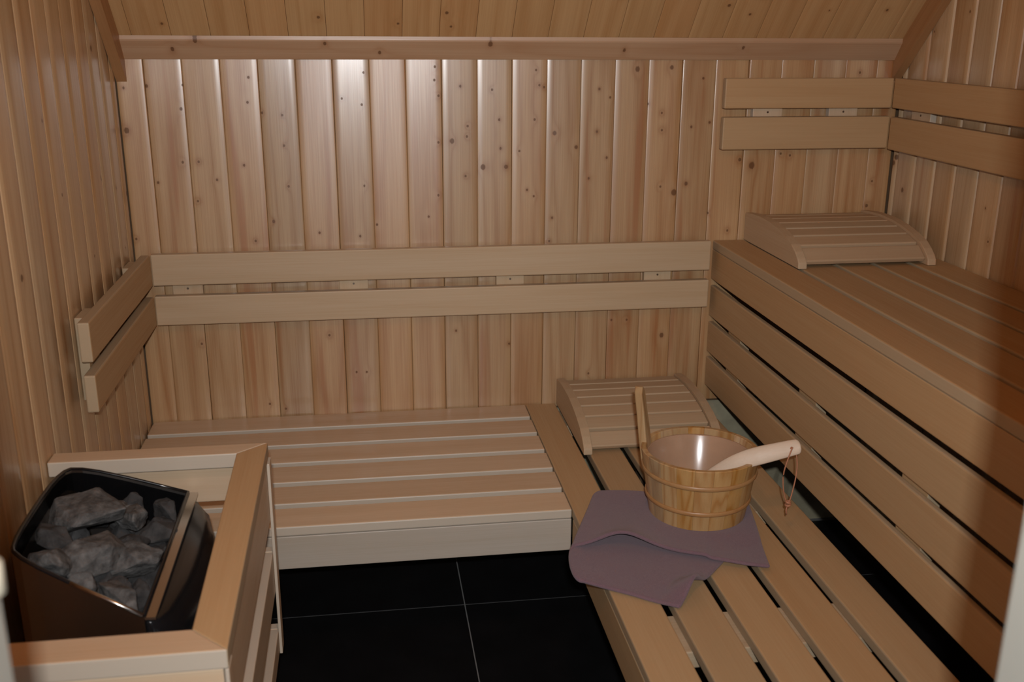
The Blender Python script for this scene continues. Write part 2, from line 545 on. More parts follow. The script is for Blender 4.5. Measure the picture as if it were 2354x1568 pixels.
# side walls
def side_wall(name, side, start, pitch):
    xa, xb = (-TP - 0.06, -TP) if side < 0 else (WID + TP, WID + TP + 0.06)
    bm = prism([(0.0 + TP, 0.0), (0.0 + TP, ZC0), (YK, ZTOP), (YF, ZTOP), (YF, 0.0)], xb - xa)
    for v in bm.verts:
        v.co = Vector((v.co.z, v.co.x, v.co.y))
    w = tag(link(name, mesh_from(bm, name), 'backing', None, (xa, 0, 0)), kind='structure')
    es = [0.0]
    y = start
    while y > YF + 0.01:
        es.append(y)
        y -= pitch
    es.append(YF)
    for a, b in zip(es[:-1], es[1:]):
        if a - b < 0.012:
            continue
        ym = (a + b) / 2
        zt = ceil_z(ym)
        sl = 1.0 if ym > YK else 0.0
        wd_ = a - b
        # local X up, local Z towards the room, local Y = Z x X
        zdir = Vector((1, 0, 0)) if side < 0 else Vector((-1, 0, 0))
        ydir = zdir.cross(Vector((0, 0, 1)))
        rot = Matrix((Vector((0, 0, 1)), ydir, zdir)).transposed()
        s = -sl * ydir.y
        me = plank_mesh(zt, wd_, TP, s, 0.0105, 0.0065, 0.0008)
        xo = -TP if side < 0 else WID + TP
        yaw = Matrix.Rotation(rng.gauss(0, 0.010), 3, 'Z')
        o = link('plank', me, 'pine_side_lit', w, (xo, ym, 0.0), yaw @ rot)
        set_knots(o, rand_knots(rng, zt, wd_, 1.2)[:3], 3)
    return w


wall_left = side_wall('wall_left', -1, -0.0432, 0.0925)
wall_right = side_wall('wall_right', 1, -0.0260, 0.0932)

# sloping ceiling
LS = (ZTOP - ZC0) * math.sqrt(2)
ceiling = tag(box_obj('ceiling', 0.0, WID, YF, YK, ZTOP, ZTOP + 0.05, 'pine_ceiling'), kind='structure')
xdir = Vector((0, -1, 1)).normalized()
zdir = Vector((0, -1, -1)).normalized()
rotc = Matrix((xdir, zdir.cross(xdir), zdir)).transposed()
bm = bmesh.new()
bmesh.ops.create_cube(bm, size=1.0)
for v in bm.verts:
    v.co = Vector(((v.co.x + 0.5) * LS, v.co.y * WID, v.co.z * 0.04 - 0.02 - TP))
slope_bed = link('ceiling_slope', mesh_from(bm, 'ceiling_slope'), 'backing', None, (WID / 2, 0, ZC0), rotc)
tag(slope_bed, kind='structure')
pc = 0.0895
es = [0.0] + [0.052 + pc * k for k in range(22)] + [WID]
for a, b in zip(es[:-1], es[1:]):
    if b - a < 0.01:
        continue
    me = plank_mesh(LS, b - a, TP, 0.0, 0.0016, 0.0010, 0.0001)
    base = Vector(((a + b) / 2, 0, ZC0)) - zdir * TP
    o = link('plank', me, 'pine_ceiling', slope_bed, base, rotc)
    ks = []
    for _ in range(rng.choice((1, 2, 3))):
        ks.append((rng.uniform(0.08, 0.45), rng.uniform(-0.035, 0.035), rng.choice((0.002, 0.003, 0.004))))
    set_knots(o, ks[:2], 2)

# front wall around the doorway (behind the view) and the door frame
DX0, DX1, DZ = 0.337, 1.028, 1.93
wf = tag(box_obj('wall_front', -0.05, DX0 - 0.03, YF - 0.10, YF, 0.0, ZTOP, 'pine_trim'), kind='structure')
box_obj('wall_panel', DX1 + 0.03, WID + 0.05, YF - 0.10, YF, 0.0, ZTOP, 'pine_trim', wf)
box_obj('wall_panel', DX0 - 0.03, DX1 + 0.03, YF - 0.10, YF, DZ + 0.03, ZTOP, 'pine_trim', wf)
door = tag(bpy.data.objects.new('door_1', None), 'white lacquered door frame at the edge of view', kind='structure')
COL.objects.link(door)
door.location = ((DX0 + DX1) / 2, YF, 0)
PW[door.name] = Matrix.Translation(door.location)
board('jamb', DX0 - 0.03, DX0, YF - 0.105, YF, 0.0, DZ, 'jamb', door, 'z', 'x', 0.003)
board('jamb', DX1, DX1 + 0.03, YF - 0.105, YF, 0.0, DZ, 'jamb', door, 'z', 'x', 0.003)
board('head', DX0 - 0.03, DX1 + 0.03, YF - 0.105, YF, DZ, DZ + 0.03, 'jamb', door, 'x', 'z', 0.003)
# roller catch on the left jamb
bm = tube_bm([(0, 0, -0.012), (0, 0, -0.010), (0, 0, 0.010), (0, 0, 0.012)], [0.006, 0.0085, 0.0085, 0.006], 16, up=Vector((0, 1, 0)))
link('roller_catch', mesh_from(bm, 'roller', True), 'nylon', door, (DX0 - 0.001, YF - 0.012, 1.097))

# trims: cant board under the slope, two cover strips down the slope
bm = prism([(0.0, 1.341), (-0.003, 1.341), (-0.0335, 1.3835), (-0.0345, 1.387), (-0.0345, ZC0 + 0.0335), (0.0, ZC0)], WID - 0.048)
for v in bm.verts:
    v.co = Vector((v.co.z, v.co.x, v.co.y))
for v in bm.verts:
    v.co = Vector((v.co.x, v.co.y, v.co.z - 1.36))
t1 = tag(link('trim_1', mesh_from(bm, 'trim'), 'pine_trim', None, (0.024, 0, 1.36)),
         'pale cant board along the top of the back wall', kind='structure')
set_knots(t1, [(0.17, -0.034, 0.004), (0.115, -0.02, 0.0035), (0.47, -0.03, 0.003), (0.87, -0.03, 0.0045), (1.21, -0.02, 0.003), (1.52, -0.025, 0.003), (0.60, -0.015, 0.003)])
for k, (xa, nm) in enumerate(((0.0005, 'trim_2'), (WID - 0.0245, 'trim_3'))):
    D = 0.052 * math.sqrt(2)
    pts = [(0.0, ZC0), (0.0, ZC0 - D), (-(0.75), ZC0 - D + 0.75), (-(0.75 - 0.075), ZC0 + 0.75 - 0.075)]
    pts = [(0.0, ZC0), (0.0, ZC0 - D), (YK - D, ZTOP), (YK, ZTOP)]
    bm = prism(pts, 0.024)
    for v in bm.verts:   # local X along the slope for the grain
        v.co = Vector((v.co.z, v.co.x, v.co.y - ZC0))
    me = mesh_from(bm, nm)
    inv = rotc.transposed()
    me.transform(inv.to_4x4())
    tag(link(nm, me, 'strip', None, (xa, 0, ZC0), rotc),
        ('orange brown cover strip down the slope at the left wall', 'orange brown cover strip down the slope at the right wall')[k], kind='structure')

# ------------------------------------------------------------------ benches
ZL = 0.42     # lower bench top
ZU = 0.87     # upper bench top
XL, XR = 0.9946, 1.4876
XU = 1.5047

b1 = thing('sauna_bench', 'low slatted bench with six lengthwise boards along the back wall', 'bench', (0.5, -0.32, 0.0), 'slatted sauna benches')
for k in range(6):
    yf = -0.647 + 0.111 * k
    board('slat', 0.003, XL - 0.0015, yf, min(yf + 0.089, -0.001), ZL - 0.022, ZL, 'aspen', b1, 'x', 'z', 0.003)
board('fascia', 0.003, XL - 0.0015, -0.6455, -0.6255, 0.3205, ZL - 0.0235, 'grey_aspen', b1, 'x', 'y', 0.002)
for xm in (0.10, 0.50, 0.90):
    board('batten', xm - 0.035, xm + 0.035, -0.622, -0.01, ZL - 0.062, ZL - 0.0225, 'batten', b1, 'y', 'z', 0.002)
board('cleat', 0.003, XL - 0.002, -0.0085, -0.001, 0.30, ZL - 0.0625, 'batten', b1, 'x', 'y', 0.001)

b2 = thing('sauna_bench', 'low slatted side bench carrying the towel and bucket below the upper bench', 'bench', (1.24, -1.0, 0.0), 'slatted sauna benches')
for k in range(5):
    xa = XL + 0.1026 * k
    board('slat', xa, xa + 0.083, -1.985, -0.002, ZL - 0.022, ZL, 'abachi', b2, 'y', 'z', 0.003)
board('fascia', XL + 0.0005, XL + 0.0205, -1.985, -0.648, 0.317, ZL - 0.0235, 'abachi', b2, 'y', 'x', 0.002)
for ym in (-0.06, -0.612, -1.102, -1.62):
    board('batten', XL + 0.022, XR - 0.004, ym - 0.057, ym + 0.057, ZL - 0.055, ZL - 0.0225, 'batten', b2, 'x', 'z', 0.002)
for xm in (1.26, 1.43):
    for ym in (-0.30, -1.35, -1.93):
        board('leg', xm - 0.022, xm + 0.022, ym - 0.022, ym + 0.022, 0.0, ZL - 0.0225, 'backing', b2, 'z', 'y', 0.002)

b3 = thing('sauna_bench', 'high slatted bench along the right wall with a slatted front', 'bench', (1.75, -1.0, 0.0), 'slatted sauna benches')
for xa, xb in ((XU, 1.591), (1.603, 1.696), (1.708, 1.794), (1.806, 1.887), (1.899, 1.992)):
    board('slat', xa, xb, -1.985, -0.002, ZU - 0.024, ZU, 'abachi', b3, 'y', 'z', 0.003)
board('fascia', XU + 0.0005, XU + 0.0205, -1.985, -0.002, 0.7636, ZU - 0.0248, 'abachi', b3, 'y', 'x', 0.002)
for za, zb in ((0.6602, 0.7471), (0.5575, 0.6440), (0.4585, 0.5420)):
    board('front_slat', XU, XU + 0.0135, -1.985, -0.006, za, zb, 'abachi', b3, 'y', 'x', 0.003)
for ym in (-0.172, -0.627, -1.078, -1.532):
    board('post', XU + 0.0138, XU + 0.040, ym - 0.044, ym + 0.044, 0.475, 0.700, 'abachi', b3, 'z', 'x', 0.002)
for ym in (-0.05, -0.45, -0.90, -1.40, -1.95):
    board('batten', XU + 0.0215, WID - 0.004, ym - 0.03, ym + 0.03, ZU - 0.07, ZU - 0.0245, 'batten', b3, 'x', 'z', 0.002)
for ym in (-1.30, -1.93):
    board('leg', 1.93, 1.975, ym - 0.022, ym + 0.022, 0.0, ZU - 0.0705, 'backing', b3, 'z', 'y', 0.002)

# ------------------------------------------------------------------ backrests
def screw(parent, loc, direction):
    d = Vector(direction)
    bm = tube_bm([Vector((0, 0, 0)), d * 0.0010], 0.0027, 10)
    link('screw', mesh_from(bm, 'screw'), 'screw', parent, loc)


r1 = thing('backrest', 'long two-slat backrest on the back wall above the low bench', 'backrest', (0.77, -0.02, 0.69), 'two-slat backrests')
for za, zb in ((0.6943, 0.7705), (0.7972, 0.8768)):
    board('slat', 0.0455, 1.486, -0.045, -0.0225, za, zb, 'aspen_back', r1, 'x', 'y', 0.003)
for xm in (0.1245, 0.5385, 0.947, 1.348):
    bt = board('batten', xm - 0.037, xm + 0.037, -0.0222, -0.003, 0.70, 0.871, 'aspen_back', r1, 'z', 'y', 0.0015)
    screw(bt, (xm, -0.0222, 0.7838), (0, -1, 0))

r2 = thing('backrest', 'short two-slat backrest on the left wall above the heater guard', 'backrest', (0.02, -0.33, 0.69), 'two-slat backrests')
for za, zb in ((0.6943, 0.7705), (0.7972, 0.8768)):
    board('slat', 0.0225, 0.045, -0.650, -0.0235 - 0.022, za, zb, 'abachi', r2, 'y', 'x', 0.003)
for ym in (-0.125, -0.555):
    board('batten', 0.003, 0.0222, ym - 0.037, ym + 0.037, 0.70, 0.871, 'abachi', r2, 'z', 'x', 0.0015)

r3 = thing('backrest', 'short two-slat backrest on the back wall above the high bench', 'backrest', (1.72, -0.02, 1.11), 'two-slat backrests')
for za, zb in ((1.1165, 1.1997), (1.2210, 1.2972)):
    board('slat', 1.497, 1.9545, -0.045, -0.0225, za, zb, 'abachi', r3, 'x', 'y', 0.003)
for xm in (1.6237, 1.8328):
    bt = board('batten', xm - 0.040, xm + 0.040, -0.0222, -0.003, 1.123, 1.291, 'aspen', r3, 'z', 'y', 0.0015)
    screw(bt, (xm, -0.0222, 1.2103), (0, -1, 0))

r4 = thing('backrest', 'two-slat backrest running along the right wall above the high bench', 'backrest', (1.97, -1.0, 1.11), 'two-slat backrests')
for za, zb in ((1.1135, 1.1985), (1.2210, 1.2972)):
    board('slat', 1.9505 + 0.0045, WID - 0.0185, -1.97, -0.0455, za, zb, 'abachi', r4, 'y', 'x', 0.003)
for ym in (-0.155, -0.72, -1.30, -1.85):
    bt = board('batten', WID - 0.0183, WID - 0.001, ym - 0.045, ym + 0.045, 1.123, 1.291, 'aspen', r4, 'z', 'x', 0.0015)
    screw(bt, (WID - 0.0183, ym, 1.2100), (-1, 0, 0))

# ------------------------------------------------------------------ headrests
def headrest(label, x0, x1, yb, zb):
    t = thing('headrest', label, 'headrest', ((x0 + x1) / 2, yb - 0.18, zb), 'curved slatted headrests')
    prof = [(0.0, 0.0), (0.0, 0.0735), (-0.05, 0.0790), (-0.11, 0.0812), (-0.17, 0.0790), (-0.22, 0.0728), (-0.27, 0.0625),
            (-0.31, 0.0505), (-0.335, 0.0380), (-0.352, 0.0245), (-0.360, 0.0150), (-0.362, 0.0)]
    for xa in (x0, x1 - 0.022):
        bm = prism(prof, 0.022)
        for v in bm.verts:
            v.co = Vector((v.co.x, v.co.z, v.co.y))     # local X along y (grain)
        bmesh.ops.bevel(bm, geom=[e for e in bm.edges], offset=0.0022, segments=2, profile=0.5, affect='EDGES')
        rot = Matrix((Vector((0, 1, 0)), Vector((-1, 0, 0)), Vector((0, 0, 1)))).transposed()
        link('side_panel', mesh_from(bm, 'side_panel'), 'rest', t, (xa + 0.022, yb, zb), rot)
    # slats across, following the curve a few millimetres below the panel edge
    def top(y):
        for (a, za), (b, zb_) in zip(prof[1:-1], prof[2:]):
            if b <= y <= a:
                f = (y - a) / (b - a)
                return za + (zb_ - za) * f
        return prof[-2][1]
    L = x1 - x0 - 0.0445
    me = None
    w = 0.046
    ys = [-0.005 - w / 2 - (w + 0.0050) * k for k in range(6)] + [-0.3345]
    for i, y in enumerate(ys):
        ww = w if i < 6 else 0.045
        y0, y1 = y + ww / 2, y - ww / 2
        za, zb_ = top(y0), top(max(y1, -0.3595))
        ang = math.atan2(zb_ - za, y1 - y0)
        d = Vector((0, y1 - y0, zb_ - za)).normalized()
        nrm = Vector((0, -d.z, d.y))
        if nrm.z < 0:
            nrm = -nrm
        c = Vector((0, (y0 + y1) / 2, (za + zb_) / 2)) - nrm * 0.0125
        key = ('hr', round(L, 4), ww)
        if key not in CACHE:
            CACHE[key] = board_mesh(L, ww, 0.014, 0.003)
        xd = Vector((1, 0, 0))
        rot = Matrix((xd, nrm.cross(xd), nrm)).transposed()
        link('slat', CACHE[key], 'rest', t, ((x0 + x1) / 2, yb + c.y, zb + c.z), rot)
    return t


headrest('curved slatted wooden headrest lying on the high bench', 1.590, 1.943, -0.004, ZU + 0.0004)
headrest('curved slatted wooden headrest on the low bench behind the bucket', 1.080, 1.436, -0.006, ZL + 0.0004)

# ------------------------------------------------------------------ heater guard
ge = thing('heater_guard', 'pale wooden guard rail box around the heater by the left wall', 'guard rail', (0.2, -1.14, 0.25))
ZG = 0.68
GX = 0.378
# mitred top rails
def rail(pts, along):
    bm = prism([(p[0], p[1]) for p in pts], 0.028)
    bmesh.ops.bevel(bm, geom=list(bm.edges), offset=0.0022, segments=2, profile=0.5, affect='EDGES')
    cx_ = sum(p[0] for p in pts) / 4
    cy_ = sum(p[1] for p in pts) / 4
    rot = Matrix.Identity(3) if along == 'x' else Matrix((Vector((0, 1, 0)), Vector((-1, 0, 0)), Vector((0, 0, 1)))).transposed()
    me = mesh_from(bm, 'rail')
    me.transform(Matrix.Translation(Vector((-cx_, -cy_, 0))))
    me.transform(rot.transposed().to_4x4())
    link('top_rail', me, 'aspen' if along == 'x' else 'abachi', ge, (cx_, cy_, ZG - 0.028), rot)


RW = 0.052
rail([(0.001, -0.81), (GX, -0.81), (GX - RW, -0.81 - RW * 0.85), (0.001, -0.81 - RW * 0.85)], 'x')
rail([(GX, -0.81), (GX + 0.004, -1.472), (GX - RW + 0.006, -1.472 + RW), (GX - RW, -0.81 - RW * 0.85)], 'y')
rail([(0.001, -1.472 + RW), (GX - RW + 0.006, -1.472 + RW), (GX + 0.004, -1.472), (0.001, -1.472)], 'x')
SX0, SX1 = GX - 0.024, GX - 0.002
for za, zb in ((0.536, 0.651), (0.384, 0.466), (0.252, 0.298)):
    board('side_slat', SX0, SX1, -1.448, -0.834, za, zb, 'aspen', ge, 'y', 'x', 0.002)
    board('front_slat', 0.003, SX1 - 0.001, -1.469, -1.449, za, zb, 'aspen', ge, 'x', 'y', 0.002)
    board('back_slat', 0.003, SX1 - 0.001, -0.833, -0.813, 0.577 if za > 0.5 else za, zb, 'aspen', ge, 'x', 'y', 0.002)
for yy in (-1.447, -0.855):
    board('post', SX0 - 0.0225, SX0 - 0.0005, yy, yy + 0.022, 0.25, 0.6515, 'aspen', ge, 'z', 'y', 0.002)
board('corner_post', GX - 0.0015, GX + 0.004, -0.845, -0.812, 0.25, 0.651, 'aspen', ge, 'z', 'x', 0.001)
board('corner_post', GX - 0.0015, GX + 0.004, -1.471, -1.440, 0.25, 0.651, 'aspen', ge, 'z', 'x', 0.001)

# ------------------------------------------------------------------ heater
ht = thing('sauna_heater', 'black sauna heater heaped with grey stones inside the wooden guard', 'heater', (0.14, -1.04, 0.12))


def loft(rings, close_bottom=True, close_top=False):
    bm = bmesh.new()
    R_ = [[bm.verts.new(p) for p in r] for r in rings]
    n = len(rings[0])
    for A, B in zip(R_[:-1], R_[1:]):
        for i in range(n):
            j = (i + 1) % n
            bm.faces.new((A[i], A[j], B[j], B[i]))
    if close_bottom:
        bm.faces.new(R_[0][::-1])
    if close_top:
        bm.faces.new(R_[-1])
    return bm


def ztop(x):
    return 0.700 - 0.4 * x + 0.0


KEEP = {6: [0, 1]}


def rim_pts(inset=0.0, dz=0.0):
    # outline of the stone basket, wall side narrow, room side wide, rounded wall corners
    c = Vector((0.137, -1.045))
    base = [(0.236, -1.262), (0.236, -0.848), (0.058, -0.866), (0.034, -0.925), (0.034, -1.160), (0.050, -1.204)]
    for _ in range(2):      # ease the wall-side corners, keep the two room-side corners sharp
        nb = []
        for i in range(len(base)):
            a, b = base[i], base[(i + 1) % len(base)]
            ka = 0.0 if i in KEEP[len(base)] else 0.25
            kb = 1.0 if (i + 1) % len(base) in KEEP[len(base)] else 0.75
            nb.append((a[0] + (b[0] - a[0]) * ka, a[1] + (b[1] - a[1]) * ka))
            nb.append((a[0] + (b[0] - a[0]) * kb, a[1] + (b[1] - a[1]) * kb))
        cl = []
        for p in nb:
            if not cl or (abs(p[0] - cl[-1][0]) + abs(p[1] - cl[-1][1])) > 1e-6:
                cl.append(p)
        if abs(cl[0][0] - cl[-1][0]) + abs(cl[0][1] - cl[-1][1]) < 1e-6:
            cl.pop()
        base = cl
        KEEP[len(base)] = [i for i, p in enumerate(base) if p in ((0.236, -1.262), (0.236, -0.848))]
    out = []
    for x, y in base:
        v = Vector((x, y)) - c
        l = v.length
        v = v * ((l - inset) / l) + c
        out.append((v.x, v.y, ztop(x) + dz))
    return out


body = []
for z in (0.14, 0.45):
    body.append([(p[0], p[1], z) for p in rim_pts(0.0)])
body.append(rim_pts(0.0))
body.append(rim_pts(0.006, 0.0))
body.append(rim_pts(0.008, -0.03))
body.append([(p[0], p[1], 0.50) for p in rim_pts(0.012)])
bm = loft(body)
bm.faces.new([v for v in bm.verts][-len(body[0]):])
link('casing', mesh_from(bm, 'casing'), 'dark_steel', ht)
# bright folded lip round the opening
lp = [Vector(p) + Vector((0, 0, 0.0015)) for p in rim_pts(0.003)]
pp = []
for i in range(len(lp)):
    a, b = lp[i], lp[(i + 1) % len(lp)]
    pp += [a, a.lerp(b, 0.5)]
bm = tube_bm(pp, 0.0032, 8, closed=True)
link('rim', mesh_from(bm, 'rim', True), 'black_enamel', ht)
fe = [lp[-1], lp[-1].lerp(lp[0], 0.5), lp[0]]
link('front_edge', mesh_from(tube_bm([p + Vector((0, -0.002, 0.0012)) for p in fe], 0.0034, 8), 'front_edge', True), 'rim_steel', ht)
# black hood plates at the wall side and far side (inner faces of the basket)
ins = rim_pts(0.0075, -0.004)
bm = bmesh.new()
vs = [Vector(p) for p in ins[1:]]
c3 = Vector((0.137, -1.045, 0))
outer = [bm.verts.new(v) for v in vs]
inner = [bm.verts.new(Vector((v.x + (c3.x - v.x) * 0.02, v.y + (c3.y - v.y) * 0.02, 0.515))) for v in vs]
for i in range(len(vs) - 1):
    bm.faces.new((outer[i], outer[i + 1], inner[i + 1], inner[i]))
bmesh.ops.solidify(bm, geom=list(bm.faces), thickness=0.002)
link('basket_lining', mesh_from(bm, 'lining'), 'black_enamel', ht)
# broad warm steel strip along the room-side edge
bm = prism([(0.2365, -1.262), (0.2365, -0.848), (0.252, -0.850), (0.252, -1.263)], 0.004)
link('edge_strip', mesh_from(bm, 'edge_strip'), 'rim_steel', ht, (0, 0, ztop(0.244) - 0.001))
# bulging black front cover
fr = []
cov = [(0.2375, -0.852), (0.262, -0.862), (0.280, -0.89), (0.300, -0.97), (0.306, -1.055), (0.300, -1.14), (0.280, -1.225), (0.262, -1.252), (0.2375, -1.26)]
for z, k in ((0.16, 0.75), (0.30, 1.0), (0.54, 1.0), (0.578, 0.88), (0.592, 0.62), (0.596, 0.28)):
    fr.append([(0.2375 + (x - 0.2375) * k, -1.055 + (y + 1.055) * (1 if k > 0.7 else 0.995), z) for x, y in cov])
bm = loft(fr, True, True)
bmesh.ops.subdivide_edges(bm, edges=[e for e in bm.edges if abs(e.verts[0].co.z - e.verts[1].co.z) < 0.001 and e.calc_length() < 0.2], cuts=1)
link('front_cover', mesh_from(bm, 'front_cover', True), 'black_enamel', ht)
for x, y in ((0.07, -0.93), (0.07, -1.15), (0.21, -0.90), (0.21, -1.20)):
    link('leg', mesh_from(tube_bm([(0, 0, 0), (0, 0, 0.141)], 0.012, 12), 'leg'), 'black_enamel', ht, (x, y, 0.0))

# stones
def stone(label, loc, size, seed, mat='stone', rotz=0.0):
    r = random.Random(seed)
    bm = bmesh.new()
    for _ in range(15):
        v = Vector((r.gauss(0, 1), r.gauss(0, 1), r.gauss(0, 1))).normalized()
        v *= r.uniform(0.9, 1.25)
        bm.verts.new(Vector((v.x * size[0] / 2, v.y * size[1] / 2, v.z * size[2] / 2)))
    bmesh.ops.convex_hull(bm, input=list(bm.verts))
    loose = [v for v in bm.verts if not v.link_faces]
    bmesh.ops.delete(bm, geom=loose, context='VERTS')
    bmesh.ops.bevel(bm, geom=list(bm.edges), offset=min(size) * 0.03, segments=1, affect='EDGES')
    bmesh.ops.triangulate(bm, faces=bm.faces)
    bmesh.ops.subdivide_edges(bm, edges=list(bm.edges), cuts=2, use_grid_fill=True)
    off = Vector((seed * 3.1, seed * 1.7, 0))
    for v in bm.verts:
        n_ = v.co.normalized()
        d = noise.noise(v.co * 45 + off) * 0.0040 + noise.noise(v.co * 120 + off) * 0.0024
        v.co += n_ * d
    me = mesh_from(bm, 'stone', False)
    o = link('sauna_stone', me, mat, None, loc, Matrix.Rotation(rotz, 3, 'Z'))
    return tag(o, label, 'stone', 'stones in the heater')


ST = [
    ('largest pale grey stone at the centre of the heater', (0.100, -1.002, 0.650), (0.108, 0.104, 0.062), 'stone'),
    ('small pale triangular stone beside the far steel corner of the heater', (0.163, -0.972, 0.624), (0.048, 0.062, 0.044), 'stone'),
    ('rounded grey stone against the steel edge strip nearest the room', (0.190, -1.100, 0.609), (0.056, 0.084, 0.050), 'stone'),
    ('tall grey stone just in front of the largest stone', (0.135, -1.118, 0.634), (0.070, 0.100, 0.055), 'stone'),
    ('blocky grey stone nearest the left front corner of the heater', (0.088, -1.158, 0.650), (0.060, 0.060, 0.050), 'stone'),
    ('small light stone at the front steel edge', (0.138, -1.196, 0.628), (0.044, 0.040, 0.032), 'stone'),
    ('flat grey stone in the nearest corner of the heater', (0.192, -1.214, 0.606), (0.076, 0.050, 0.040), 'stone'),
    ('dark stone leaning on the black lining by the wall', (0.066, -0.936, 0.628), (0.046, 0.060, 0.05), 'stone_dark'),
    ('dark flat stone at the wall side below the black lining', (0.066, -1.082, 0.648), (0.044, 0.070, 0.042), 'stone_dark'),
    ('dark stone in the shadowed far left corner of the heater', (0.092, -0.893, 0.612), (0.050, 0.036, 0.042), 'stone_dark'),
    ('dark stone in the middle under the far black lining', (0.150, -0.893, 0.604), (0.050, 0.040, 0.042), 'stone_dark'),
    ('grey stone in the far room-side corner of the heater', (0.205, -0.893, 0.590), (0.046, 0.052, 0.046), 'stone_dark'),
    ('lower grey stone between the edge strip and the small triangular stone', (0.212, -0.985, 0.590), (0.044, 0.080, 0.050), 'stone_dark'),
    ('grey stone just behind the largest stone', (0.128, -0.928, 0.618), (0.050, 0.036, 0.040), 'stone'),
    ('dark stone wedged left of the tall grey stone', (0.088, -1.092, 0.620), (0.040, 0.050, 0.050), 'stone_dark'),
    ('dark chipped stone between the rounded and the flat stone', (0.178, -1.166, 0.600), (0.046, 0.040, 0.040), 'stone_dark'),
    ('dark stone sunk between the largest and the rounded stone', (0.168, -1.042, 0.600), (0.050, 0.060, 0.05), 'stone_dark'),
]
for i, (lab, loc, s, mt) in enumerate(ST):
    stone(lab, loc, tuple(1.15 * q for q in s), i + 11, mt, i * 0.9)
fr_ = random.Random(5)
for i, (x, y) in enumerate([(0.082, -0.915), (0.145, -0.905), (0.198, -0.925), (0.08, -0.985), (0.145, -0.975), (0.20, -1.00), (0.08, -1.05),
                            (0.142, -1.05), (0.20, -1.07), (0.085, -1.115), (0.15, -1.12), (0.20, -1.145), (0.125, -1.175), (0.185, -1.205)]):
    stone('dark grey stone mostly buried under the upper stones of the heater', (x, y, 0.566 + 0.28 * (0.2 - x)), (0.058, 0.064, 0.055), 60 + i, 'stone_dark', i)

# ------------------------------------------------------------------ towel
def bil(a, b, c, d, u, v):
    return (a * (1 - u) + b * u) * (1 - v) + (c * (1 - u) + d * u) * v


TL_b, TL_f = Vector((1.065, -0.600, 0)), Vector((0.958, -0.842, 0))
TR_b, TR_f = Vector((1.372, -0.700, 0)), Vector((1.316, -0.962, 0))
BL_b, BL_f = Vector((1.060, -0.640, 0)), Vector((0.950, -0.955, 0))
BR_b, BR_f = Vector((1.345, -0.800, 0)), Vector((1.103, -1.068, 0))
NV, NT_, NF = 40, 44, 8
bm = bmesh.new()
grid = []
zt0, zb0 = ZL + 0.0170, ZL + 0.0052
for j in range(NV + 1):
    v = j / NV
    row = []
    # top layer from right to left
    for i in range(NT_ + 1):
        u = i / NT_
        p = bil(TR_b, TL_b, TR_f, TL_f, u, v)
        p.y += 0.018 * math.sin(PI * u) * v - 0.010 * math.sin(2 * PI * u) * v
        p.y += 0.012 * math.sin(PI * u) * (1 - v)
        lift = 0.030 * math.exp(-((u - 0.74) / 0.16) ** 2) * v ** 4 + 0.004 * math.exp(-((u - 0.35) / 0.25) ** 2) * v ** 6
        dd = (Vector((p.x, p.y, 0)) - Vector((1.247, -0.72, 0))).length
        calm = min(1.0, max(0.0, (dd - 0.105) / 0.04))
        wob = (noise.noise(Vector((p.x * 11, p.y * 11, 3.1))) * 0.0035) * calm
        z = zt0 + lift + max(wob, -0.002)
        if dd > 0.115 and u < 0.3:
            z -= 0.006 * min(1, (dd - 0.115) / 0.06)
        row.append((p.x, p.y, z))
    # fold round the left end
    pt = bil(TR_b, TL_b, TR_f, TL_f, 1, v)
    pb = bil(BL_b, BR_b, BL_f, BR_f, 0, v)
    outd = Vector((-0.93, -0.36, 0))
    zl = row[-1][2]
    for k in range(1, NF):
        a = PI * k / NF
        q = pt.lerp(pb, 0.5 - 0.5 * math.cos(a)) + outd * 0.020 * math.sin(a)
        row.append((q.x, q.y, (zl + zb0) / 2 + (zl - zb0) / 2 * math.cos(a)))
    for i in range(NT_ + 1):
        u = i / NT_
        p = bil(BL_b, BR_b, BL_f, BR_f, u, v)
        # curl of the near right corner
        cu = max(0, (u - 0.80) / 0.20) * max(0, (v - 0.74) / 0.26)
        z = zb0 + 0.0026 * max(0, noise.noise(Vector((p.x * 13, p.y * 13, 7.7)))) * (1 if v > 0.5 else 0)
        cu2 = max(0.0, (u - 0.78) / 0.22) * math.exp(-((v - 0.82) / 0.10) ** 2)
        z += 0.036 * cu2
        row.append((p.x, p.y, z))
    grid.append([bm.verts.new(q) for q in row])
for j in range(NV):
    for i in range(len(grid[0]) - 1):
        bm.faces.new((grid[j][i], grid[j][i + 1], grid[j + 1][i + 1], grid[j + 1][i]))
me = mesh_from(bm, 'towel', True)
tw = link('towel', me, 'towel', None, (1.15, -0.83, ZL))
for v in me.vertices:
    v.co -= Vector((1.15, -0.83, ZL))
sm = tw.modifiers.new('solid', 'SOLIDIFY')
sm.thickness = 0.0075
sm.offset = 0.0
ss = tw.modifiers.new('sub', 'SUBSURF')
ss.levels = 1
ss.render_levels = 1
tag(tw, 'folded mauve terry towel under the bucket on the low side bench', 'towel')

